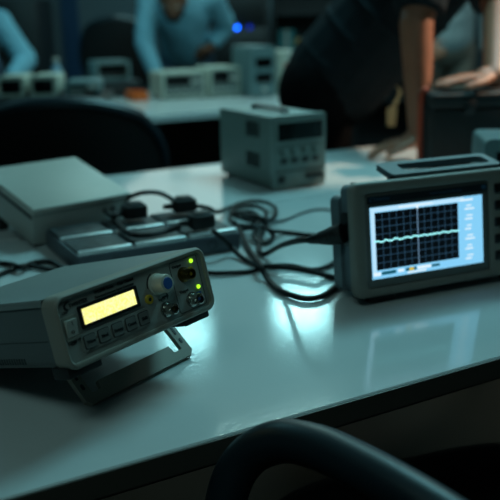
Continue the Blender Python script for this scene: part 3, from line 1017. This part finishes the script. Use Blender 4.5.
# things against the back wall
rk = thing('equipment_rack', 'dark equipment rack against the back wall with two blue lamps', 'rack', (-.62, 6.55, -T), 0)
MB().box((0, .02, .02), (.80, .62, 1.36), .008).build('cabinet', M['rack'], rk)
for k in range(4):
    z = .06 + k * .33
    MB().box((.025, .004, z), (.775, .02, z + .30), .004).build('panel', M['steel'], rk)
for x in (.06, .74):
    for y in (.08, .56):
        MB().cyl((x, y, 0), (x, y, .021), .03, n=14).build('foot', M['rubber'], rk)
o = MB().cyl((.545, .004, 1.030), (.545, -.010, 1.030), .013, n=18).build('lamp', M['ledb'], rk)
o['label'] = 'bright blue lamp'
o = MB().cyl((.645, .004, 1.032), (.645, -.010, 1.032), .016, n=18).build('lamp', M['ledd'], rk)
o['label'] = 'dim blue lamp'
sh = thing('shelf_unit', 'dark open shelf against the back wall behind the leaning man', 'shelf', (.22, 6.75, -T), 0)
for x in (0, 1.38):
    MB().box((x, 0, 0), (x + .02, .35, 1.45)).build('side_panel', M['rack'], sh, smooth=False)
for z in (.05, .40, .78, 1.12, 1.43):
    MB().box((.021, .002, z), (1.379, .35, z + .02)).build('shelf_board', M['rack'], sh, smooth=False)
MB().box((.021, .351, 0), (1.379, .358, 1.45)).build('back_panel', M['rack'], sh, smooth=False)


def carton(label, x, y, z, w, d, h, m, yaw=0):
    t = thing('carton', label, 'carton', (x, y, z), yaw)
    MB().box((0, 0, 0), (w, d, h), .003, 1).build('box_body', M[m], t)
    MB().box((w * .40, -.0008, 0.002), (w * .60, d + .0008, h + .0008)).build('tape', M['case'], t, smooth=False)
    return t


SZ = .80 - T
carton('teal carton on the dark shelf by the back wall, seen left of the leaning man', .265, 6.80, SZ, .13, .2, .20, 'tealcard')
carton('ochre carton beside the teal carton on the dark shelf', .405, 6.80, SZ, .075, .2, .13, 'ochre')
cr = carton('cream carton with a red patch on the white desk, right of the tall grey unit', .165, 4.26, DZ, .12, .14, .225, 'meter', .45)
MB().box((.03, -.0014, .135), (.075, .0004, .165)).build('red_patch', M['red'], cr, smooth=False)
cb = thing('cupboard', 'tall dark cupboard against the back wall at the far left', 'cupboard', (-2.35, 6.70, -T), 0)
MB().box((0, .02, .03), (.66, .55, 1.28), .005).build('carcass', M['rack'], cb)
for x in (.006, .333):
    dr = MB().box((x, 0, .05), (x + .321, .019, 1.26), .003).build('door', M['steel'], cb)
    hx = x + (.295 if x < .1 else .026)
    MB().cyl((hx, -.02, .62), (hx, -.02, .78), .006, n=12).build('handle', M['chrome'], dr)
for x in (.04, .62):
    for y in (.06, .5):
        MB().cyl((x, y, 0), (x, y, .032), .02, n=12).build('foot', M['rubber'], cb)
bt = thing('bottle', 'pale blue bottle on the white desk beside the left blue shirt', 'bottle', (-.985, 4.22, DZ), 0)
MB().lathe([(.028, 0), (.034, .006), (.034, .13), (.030, .15), (.014, .175), (.013, .19)], Matrix()).build('bottle_body', M['bottle'], bt)
MB().cyl((0, 0, .1905), (0, 0, .212), .016, n=18, bevel=.001).build('cap', M['case'], bt)


# ------------------------------------------------------------------ people
def capsule(g, a, b, ra, rb, n=16, flat=None):
    a, b = Vector(a), Vector(b)
    if flat:
        # elliptical limb: flat = (direction, factor)
        pass
    d = b - a
    L_ = d.length
    q = d.to_track_quat('Z', 'Y').to_matrix().to_4x4()
    mm = Matrix.Translation(a) @ q
    prof = []
    for k in range(6):
        t = -PI / 2 + (PI / 2) * k / 6
        prof.append((max(ra * math.cos(t), .0004), ra * math.sin(t)))
    for k in range(5):
        t = k / 4
        prof.append((ra + (rb - ra) * t, L_ * t))
    for k in range(1, 7):
        t = (PI / 2) * k / 6
        prof.append((max(rb * math.cos(t), .0004), L_ + rb * math.sin(t)))
    g.lathe(prof, mm, n)


def stump(g, a, b, ra, rb, n=20):
    g.cyl(a, b, ra, rb, n)


def ell(g, c, r, axis=None, up_=None, sub=3):
    rot = None
    if axis is not None:
        z = Vector(axis).normalized()
        x = Vector(up_).cross(z).normalized() if up_ is not None else z.orthogonal().normalized()
        y = z.cross(x)
        rot = Matrix((x, y, z)).transposed()
    g.ball(c, 1, r, sub, rot)


def fuse(g, name, m, parent, voxel, smooth_it=3, fac=.5):
    bmesh.ops.recalc_face_normals(g.bm, faces=g.bm.faces)
    me = bpy.data.meshes.new(name)
    g.bm.to_mesh(me)
    g.bm.free()
    tmp = bpy.data.objects.new('tmp', me)
    COL.objects.link(tmp)
    md = tmp.modifiers.new('r', 'REMESH')
    md.mode = 'VOXEL'
    md.voxel_size = voxel
    if smooth_it:
        sm = tmp.modifiers.new('s', 'SMOOTH')
        sm.factor = fac
        sm.iterations = smooth_it
    dg = bpy.context.evaluated_depsgraph_get()
    out = bpy.data.meshes.new_from_object(tmp.evaluated_get(dg))
    bpy.data.objects.remove(tmp)
    out.name = name
    return link(name, out, m, parent, True, 180)


def hand(g, wrist, fdir, palm, s=1.0, curl=.35, spread=.10, side=1):
    # fdir: where the fingers point; palm: direction the palm faces; side=+1 puts the thumb on fdir x palm
    f = Vector(fdir).normalized()
    p = Vector(palm)
    p = (p - f * p.dot(f)).normalized()
    r = f.cross(p) * side
    w = Vector(wrist)
    capsule(g, w, w + f * .03 * s, .024 * s, .026 * s)
    for k in range(4):
        o = (.028 - .0187 * k) * s
        capsule(g, w + f * .02 * s + r * o * .7, w + f * .085 * s + r * o, .0145 * s, .0115 * s, 10)
    for k, ln in enumerate((.072, .080, .074, .058)):
        o = (.028 - .0187 * k) * s
        base = w + f * .082 * s + r * o
        dr = (f + r * spread * (1.2 - .8 * k)).normalized()
        pos = base
        ang = 0
        for seg, fr in enumerate((.45, .30, .25)):
            ang += curl * (.5 if seg == 0 else 1)
            dv = (dr * math.cos(ang) + p * math.sin(ang)).normalized()
            nx = pos + dv * ln * s * fr
            rad = (.0098 - .0009 * seg) * s
            capsule(g, pos, nx, rad, rad - .0009 * s, 10)
            pos = nx
    tb_ = w + f * .025 * s + r * .022 * s
    d1 = (f * .75 + r * .75 + p * .15).normalized()
    t1 = tb_ + d1 * .042 * s
    t2 = t1 + (f * .9 + r * .45 + p * .1).normalized() * .032 * s
    t3 = t2 + (f * 1.0 + r * .25 + p * .1).normalized() * .025 * s
    capsule(g, tb_, t1, .0150 * s, .0118 * s, 10)
    capsule(g, t1, t2, .0115 * s, .0102 * s, 10)
    capsule(g, t2, t3, .0102 * s, .0085 * s, 10)


def head(g, c, face, crown, s=1.0):
    # c: centre of the skull; face: where it looks; crown: up
    f = Vector(face).normalized()
    u = Vector(crown)
    u = (u - f * u.dot(f)).normalized()
    r = f.cross(u)
    c = Vector(c)
    P = lambda x, y, z: c + (r * x + f * y + u * z) * s
    def E(p, rad):
        rot = Matrix((r, f, u)).transposed()
        g.ball(p, 1, [k * s for k in rad], 3, rot)
    E(P(0, -.012, .03), (.074, .094, .085))
    E(P(0, .012, -.03), (.062, .076, .080))
    E(P(0, .035, -.075), (.044, .048, .036))
    E(P(0, .060, -.098), (.022, .022, .017))
    E(P(0, .092, -.018), (.012, .017, .026))
    E(P(0, .104, -.034), (.017, .014, .012))
    E(P(0, .077, .012), (.050, .015, .010))
    for sx in (-1, 1):
        E(P(sx * .033, .060, -.028), (.022, .025, .020))
        E(P(sx * .078, -.006, -.018), (.010, .020, .032))
    E(P(0, .083, -.064), (.024, .010, .006))
    E(P(0, .080, -.074), (.021, .010, .006))
    return r, f, u


def head_bits(parent, c, face, crown, s=1.0, beard=False):
    f = Vector(face).normalized()
    u = Vector(crown)
    u = (u - f * u.dot(f)).normalized()
    r = f.cross(u)
    c = Vector(c)
    rot = Matrix((r, f, u)).transposed()
    P = lambda x, y, z: c + (r * x + f * y + u * z) * s
    g = MB()
    g.ball(P(0, -.024, .046), 1, [.081 * s, .094 * s, .083 * s], 3, rot)
    g.ball(P(0, -.055, -.005), 1, [.074 * s, .058 * s, .066 * s], 3, rot)
    fuse(g, 'hair', M['hair'], parent, .007, 2)
    if beard:
        g = MB()
        g.ball(P(0, .045, -.088), 1, [.048 * s, .044 * s, .036 * s], 3, rot)
        for sx in (-1, 1):
            g.ball(P(sx * .050, .015, -.060), 1, [.020 * s, .036 * s, .036 * s], 3, rot)
        g.ball(P(0, .092, -.054), 1, [.028 * s, .008 * s, .006 * s], 3, rot)
        fuse(g, 'beard', M['hair'], parent, .006, 2)
    for sx in (-1, 1):
        e = MB().ball(P(sx * .033, .079, .000), 1, [.013 * s, .010 * s, .009 * s], 2, rot).build('eye', M['case'], parent)
        MB().ball(P(sx * .033, .0865, .000), 1, [.006 * s, .0035 * s, .006 * s], 2, rot).build('iris', M['ink'], e)


def person(label, root, J, cloth, skin, voxel, sleeve, head_c, face, crown, hands, beard=False, pants='trouser', rt=.15):
    """J: joints in metres from the floor; sleeve: fraction of the arm covered (1 = elbow, 2 = wrist)."""
    t = thing('person', label, 'person', (root[0], root[1], -T), 0)
    O = Vector((root[0], root[1], 0))
    V = {k: Vector(v) - (O if k != 'toe' else Vector()) for k, v in J.items()}
    hc = Vector(head_c) - O
    # ---- body, one surface
    g = MB()
    head(g, hc, face, crown)
    capsule(g, V['neck'], hc - Vector(crown).normalized() * .05, .055, .055)
    sh_ax = (V['shR'] - V['shL']).normalized()
    sp_ax = (V['chest'] - V['pelvis']).normalized()
    ell(g, V['chest'], (rt * 1.12, rt * .78, rt * 1.5), sp_ax, sh_ax.cross(sp_ax) * -1)
    ell(g, V['pelvis'], (rt * 1.05, rt * .85, rt * 1.0), sp_ax, sh_ax.cross(sp_ax) * -1)
    capsule(g, V['pelvis'], V['chest'], rt * .82, rt * .86)
    capsule(g, V['chest'], V['neck'], rt * .6, .06)
    for s in 'LR':
        capsule(g, V['neck'] * .35 + V['chest'] * .65, V['sh' + s], rt * .5, .062)
        capsule(g, V['sh' + s], V['el' + s], .056, .043)
        capsule(g, V['el' + s], V['wr' + s], .044, .029)
        hand(g, V['wr' + s], *hands[s])
        capsule(g, V['hip' + s], V['kn' + s], .082, .056)
        capsule(g, V['kn' + s], V['an' + s], .056, .040)
        capsule(g, V['an' + s] - Vector((0, 0, .03)), V['an' + s] + V['toe'] * .16 - Vector((0, 0, .045)), .036, .030)
    body = fuse(g, 'body', M[skin], t, voxel, 2)
    # ---- shirt
    g = MB()
    ex = .012
    ell(g, V['chest'], (rt * 1.12 + ex, rt * .78 + ex, rt * 1.5 + ex), sp_ax, sh_ax.cross(sp_ax) * -1)
    capsule(g, V['pelvis'] + sp_ax * .03, V['chest'], rt * .98 + ex, rt * .90 + ex)
    stump(g, V['chest'], V['neck'] + (V['neck'] - V['chest']).normalized() * .01, rt * .7 + ex, .066)
    rnd = random.Random(len(label))
    for s in 'LR':
        capsule(g, V['neck'] * .35 + V['chest'] * .65, V['sh' + s], rt * .5 + ex, .062 + ex)
        if sleeve <= 1:
            e = V['sh' + s].lerp(V['el' + s], sleeve)
            capsule(g, V['sh' + s], V['sh' + s].lerp(V['el' + s], .2), .062 + ex, .062 + ex)
            stump(g, V['sh' + s], e, .060 + ex, .056 + ex)
        else:
            capsule(g, V['sh' + s], V['el' + s], .058 + ex, .048 + ex)
            e = V['el' + s].lerp(V['wr' + s], sleeve - 1)
            stump(g, V['el' + s], e, .048 + ex, .034 + ex)
            for k in range(4):      # gathered folds at the bend
                q = V['el' + s].lerp(V['sh' + s], .1 + .16 * k)
                ell(g, q + Vector((rnd.uniform(-.01, .01), rnd.uniform(-.01, .01), 0)), (.066, .066, .012), V['sh' + s] - V['el' + s])
    for k in range(4):
        q = V['pelvis'].lerp(V['chest'], .15 + .2 * k)
        ell(g, q, (rt * 1.02 + ex, rt * .98 + ex, .014), sp_ax + Vector((rnd.uniform(-.3, .3), rnd.uniform(-.3, .3), 0)))
    if sleeve > 1:
        col = V['neck']
        ell(g, col, (.078, .078, .026), V['neck'] - V['chest'])
    fuse(g, 'shirt', M[cloth], t, max(voxel, .006), 3)
    # ---- trousers and shoes
    g = MB()
    ell(g, V['pelvis'] - sp_ax * .02, (rt * 1.05 + ex, rt * .88 + ex, rt * 1.05), sp_ax, sh_ax.cross(sp_ax) * -1)
    for s in 'LR':
        capsule(g, V['hip' + s], V['kn' + s], .096, .070)
        capsule(g, V['pelvis'], V['hip' + s], rt * .75, .098)
        stump(g, V['kn' + s], V['an' + s] - Vector((0, 0, .02)), .070, .060)
        ell(g, V['kn' + s], (.070, .070, .070))
    fuse(g, 'trousers', M[pants], t, max(voxel, .007), 3)
    for s in 'LR':
        g = MB()
        a = V['an' + s]
        g.box((-.048, -.085, .0), (.048, .19, .075), .03, 3, m=Matrix.Translation((a.x, a.y, 0)) @ Matrix.Rotation(math.atan2(-V['toe'].x, V['toe'].y), 4, 'Z'))
        g.build('shoe', M['shoe'], t)
    head_bits(t, hc, face, crown, 1.0, beard)
    return t, O


man, MO = person('person in a black t-shirt leaning over the bench with one hand flat on it', (.26, 2.46),
    dict(pelvis=(.255, 2.46, .93), chest=(.53, 2.36, 1.27), neck=(.685, 2.33, 1.475), shL=(.63, 2.44, 1.40), shR=(.50, 2.225, 1.385),
         elR=(.436, 2.125, 1.105), wrR=(.450, 2.085, .815), elL=(.675, 2.215, 1.135), wrL=(.605, 1.985, .978),
         hipL=(.24, 2.56, .86), hipR=(.23, 2.42, .86), knL=(.20, 2.62, .48), knR=(.22, 2.46, .47), anL=(.12, 2.66, .09), anR=(.17, 2.49, .09),
         toe=(.85, .1, 0)),
    'tee', 'skin', .0045, .90, (.80, 2.28, 1.56), (.8, -.35, -.45), (.35, 0, .9),
    dict(R=((-.95, .02, -.20), (-.1, 0, -1), .9, .22, .12, 1), L=((-.95, -.14, -.05), (0, 0, -1), .95, .12, .12, 1)), rt=.148)
g = MB()
g.loop_prism([(-.012, 0), (.012, 0), (.016, .05), (.004, .062), (-.014, .05)], -.002, .002)
g.loop_prism([(.002, .06), (.014, .058), (.030, .10), (.022, .104)], -.002, .002)
TP = Vector((0.429, 2.400, 0.044)) + Vector((0, 0, T)) - MO
bmesh.ops.translate(g.bm, vec=TP, verts=g.bm.verts)
g.tube([TP + Vector((.024, 0, .100)), TP + Vector((.012, .02, .118)), TP + Vector((-.02, .04, .125)), TP + Vector((-.06, .05, .12))], .004, 8, 5)
o = g.build('belt_tag', M['jeansw'], man)
o['label'] = 'pale tag hanging at the hip'

person('person in a light blue shirt, hand on hip, bending behind the cream meters', (-.40, 5.35),
    dict(pelvis=(-.40, 5.42, .93), chest=(-.41, 5.20, 1.13), neck=(-.425, 5.06, 1.215), shL=(-.60, 5.15, 1.225), shR=(-.205, 5.15, 1.235),
         elL=(-.625, 5.03, .97), wrL=(-.545, 4.96, .76), elR=(-.125, 5.30, 1.060), wrR=(-.235, 5.27, .93),
         hipL=(-.49, 5.44, .86), hipR=(-.31, 5.44, .86), knL=(-.50, 5.40, .48), knR=(-.30, 5.40, .48), anL=(-.51, 5.46, .09), anR=(-.29, 5.46, .09),
         toe=(0, -1, 0)),
    'shirt', 'skindark', .009, 1.85, (-.435, 4.955, 1.225), (-.05, -.85, -.62), (0, -.5, .85),
    dict(L=((.1, -.4, -.9), (.5, 0, 0), 1.0, .3, .1, 1), R=((-.75, .05, -.5), (-.2, .3, .2), 1.0, .3, .1, -1)), beard=True, rt=.155, pants='denim')

person('person in a light blue shirt stooping beyond the black desk at the far left', (-1.56, 4.95),
    dict(pelvis=(-1.700, 5.020, 0.890), chest=(-1.620, 4.800, 1.045), neck=(-1.600, 4.680, 1.195), shL=(-1.800, 4.740, 1.115), shR=(-1.410, 4.740, 1.110),
         elL=(-1.900, 4.620, 0.890), wrL=(-1.720, 4.480, 0.800), elR=(-1.255, 4.660, 0.900), wrR=(-1.300, 4.460, 0.800),
         hipL=(-1.790, 5.040, 0.830), hipR=(-1.610, 5.040, 0.830), knL=(-1.800, 4.980, 0.480), knR=(-1.600, 4.980, 0.480), anL=(-1.810, 5.040, 0.090), anR=(-1.590, 5.040, 0.090),
         toe=(0, -1, 0)),
    'shirt', 'skin', .009, 1.9, (-1.590, 4.600, 1.330), (.1, -.85, -.5), (0, -.4, .9),
    dict(L=((.4, -.8, -.3), (0, 0, -1), 1.0, .3, .1, 1), R=((-.3, -.85, -.3), (0, 0, -1), 1.0, .3, .1, -1)), rt=.155, pants='denim')

person('person in a grey blue shirt standing far back, right of the leaning man', (1.20, 4.95),
    dict(pelvis=(1.20, 4.97, .95), chest=(1.20, 4.95, 1.26), neck=(1.20, 4.94, 1.50), shL=(1.01, 4.95, 1.41), shR=(1.39, 4.95, 1.41),
         elL=(.955, 4.93, 1.12), wrL=(1.02, 4.78, .94), elR=(1.45, 4.97, 1.12), wrR=(1.44, 4.88, .87),
         hipL=(1.11, 4.97, .88), hipR=(1.29, 4.97, .88), knL=(1.10, 4.95, .48), knR=(1.30, 4.95, .48), anL=(1.09, 4.99, .09), anR=(1.31, 4.99, .09),
         toe=(0, -1, 0)),
    'greyshirt', 'skin', .009, 1.9, (1.20, 4.92, 1.63), (-.1, -.95, -.2), (0, 0, 1),
    dict(L=((.6, -.6, -.3), (0, .5, 0), 1.0, .3, .1, 1), R=((0, -.3, -.9), (-1, 0, 0), 1.0, .3, .1, -1)), rt=.155, pants='taupe')


# ------------------------------------------------------------------ light
TEAL = (.31, .90, 1.0)
ceiling_lamp(.44, 6.50, .44, .44, 20, (.42, .96, 1.0), 'square ceiling light near the back wall, above the equipment rack', yaw=.1)
ceiling_lamp(-.52, 5.95, .36, .36, 8, (.42, .96, 1.0), 'square ceiling light above the bent man in blue', yaw=.1)
ceiling_lamp(.90, 2.30, 1.2, .6, 33, TEAL, 'ceiling light over the far side of the bench')
ceiling_lamp(.00, 4.00, 1.2, .3, 15, (.62, 1.0, .92), 'added narrow ceiling light, unseen, brightening the white desk', yaw=.5)  # added to brighten the white desk and the shirts behind it
ceiling_lamp(1.75, 4.10, 1.2, .3, 13, (.70, 1.0, .96), 'added narrow ceiling light, unseen, brightening the grey blue shirt', yaw=.5)  # added to lift the grey shirt and the man's right side
ceiling_lamp(-2.2, 3.9, 1.2, .6, 14, TEAL, 'added ceiling light, unseen, for general light over the black desk')  # added out of view for general light on the left
ceiling_lamp(-.6, -.6, 1.2, .6, 6.5, (.60, 1.0, .95), 'added dim fill light, unseen, behind the photographer')  # fill added behind the camera for surfaces facing it

wl = thing('added_glow_panel', 'added glowing panel, unseen, high on the back wall for bench glare', 'added light panel', (.25, 7.3, 2.10 - T), 0)  # bright surface added to put glare on the bench and the metal bars
MB().loop_prism(rr(-1.45, -.44, 1.45, .44, .02, 3), -.06, 0, rr(-1.42, -.41, 1.42, .41, .01, 3)).build('frame', M['steel'], wl)
MB().box((-1.415, -.045, -.405), (1.415, -.005, .405)).build('diffuser', M['strip'], wl, smooth=False)

# warm spot off frame for the leaning man's arms; stand and shade are added
fl = thing('added_floor_lamp', 'added floor lamp, unseen, warming the leaning man from the right', 'lamp', (1.80, 2.25, -T), 0)
MB().cyl((0, 0, 0), (0, 0, .025), .14, .13, 36, .004).build('base', M['steel'], fl)
MB().cyl((0, 0, .025), (0, 0, 2.08), .012, n=16).build('pole', M['steel'], fl)
LP, LT = Vector((-.03, -.01, 2.10)), Vector((.43, 2.10, .84))
ld = (LT - Vector((1.80, 2.25, 0)) - LP).normalized()
mm = Matrix.Translation(LP) @ ld.to_track_quat('Z', 'Y').to_matrix().to_4x4()
g = MB()
g.lathe([(.02, -.06), (.045, -.05), (.10, .10), (.094, .10), (.040, -.035), (.010, -.04)], mm, 32)
g.build('lamp_shade', M['steel'], fl)
MB().ball(mm @ Vector((0, 0, .03)), .032, sub=3).build('bulb', M['lampwarm'], fl)
sp_ = bpy.data.lights.new('bulb glow', 'SPOT')
sp_.energy = 150
sp_.color = (1.0, .76, .55)
sp_.spot_size = math.radians(22)
sp_.spot_blend = .5
sp_.shadow_soft_size = .04
so = bpy.data.objects.new('bulb_glow', sp_)
COL.objects.link(so)
so.matrix_world = Matrix.Translation(Vector((1.80, 2.25, 0)) + mm @ Vector((0, 0, .075))) @ ld.to_track_quat('-Z', 'Y').to_matrix().to_4x4()

w = bpy.data.worlds.new('World')
SC.world = w
w.use_nodes = True
w.node_tree.nodes['Background'].inputs['Color'].default_value = (.25, .85, 1.0, 1)
w.node_tree.nodes['Background'].inputs['Strength'].default_value = .01

# ------------------------------------------------------------------ camera
cam = bpy.data.cameras.new('Camera')
co = bpy.data.objects.new('Camera', cam)
COL.objects.link(co)
cam.sensor_width = 36
cam.lens = 797.4 / 500 * 36
cam.clip_start = .02
pitch, roll = .288, -.016
dv = Vector((0, math.cos(pitch), -math.sin(pitch)))
uv = Vector((0, math.sin(pitch), math.cos(pitch)))
rv = Vector((1, 0, 0))
r2 = rv * math.cos(roll) + uv * math.sin(roll)
u2 = uv * math.cos(roll) - rv * math.sin(roll)
R3 = Matrix((r2, u2, -dv)).transposed()
co.matrix_world = Matrix.Translation((0, 0, T + .374)) @ R3.to_4x4()
cam.dof.use_dof = True
cam.dof.focus_distance = .82
cam.dof.aperture_fstop = 5.0
SC.camera = co

SC.view_settings.view_transform = 'Standard'
SC.view_settings.look = 'None'
SC.view_settings.exposure = 0
SC.view_settings.gamma = 1
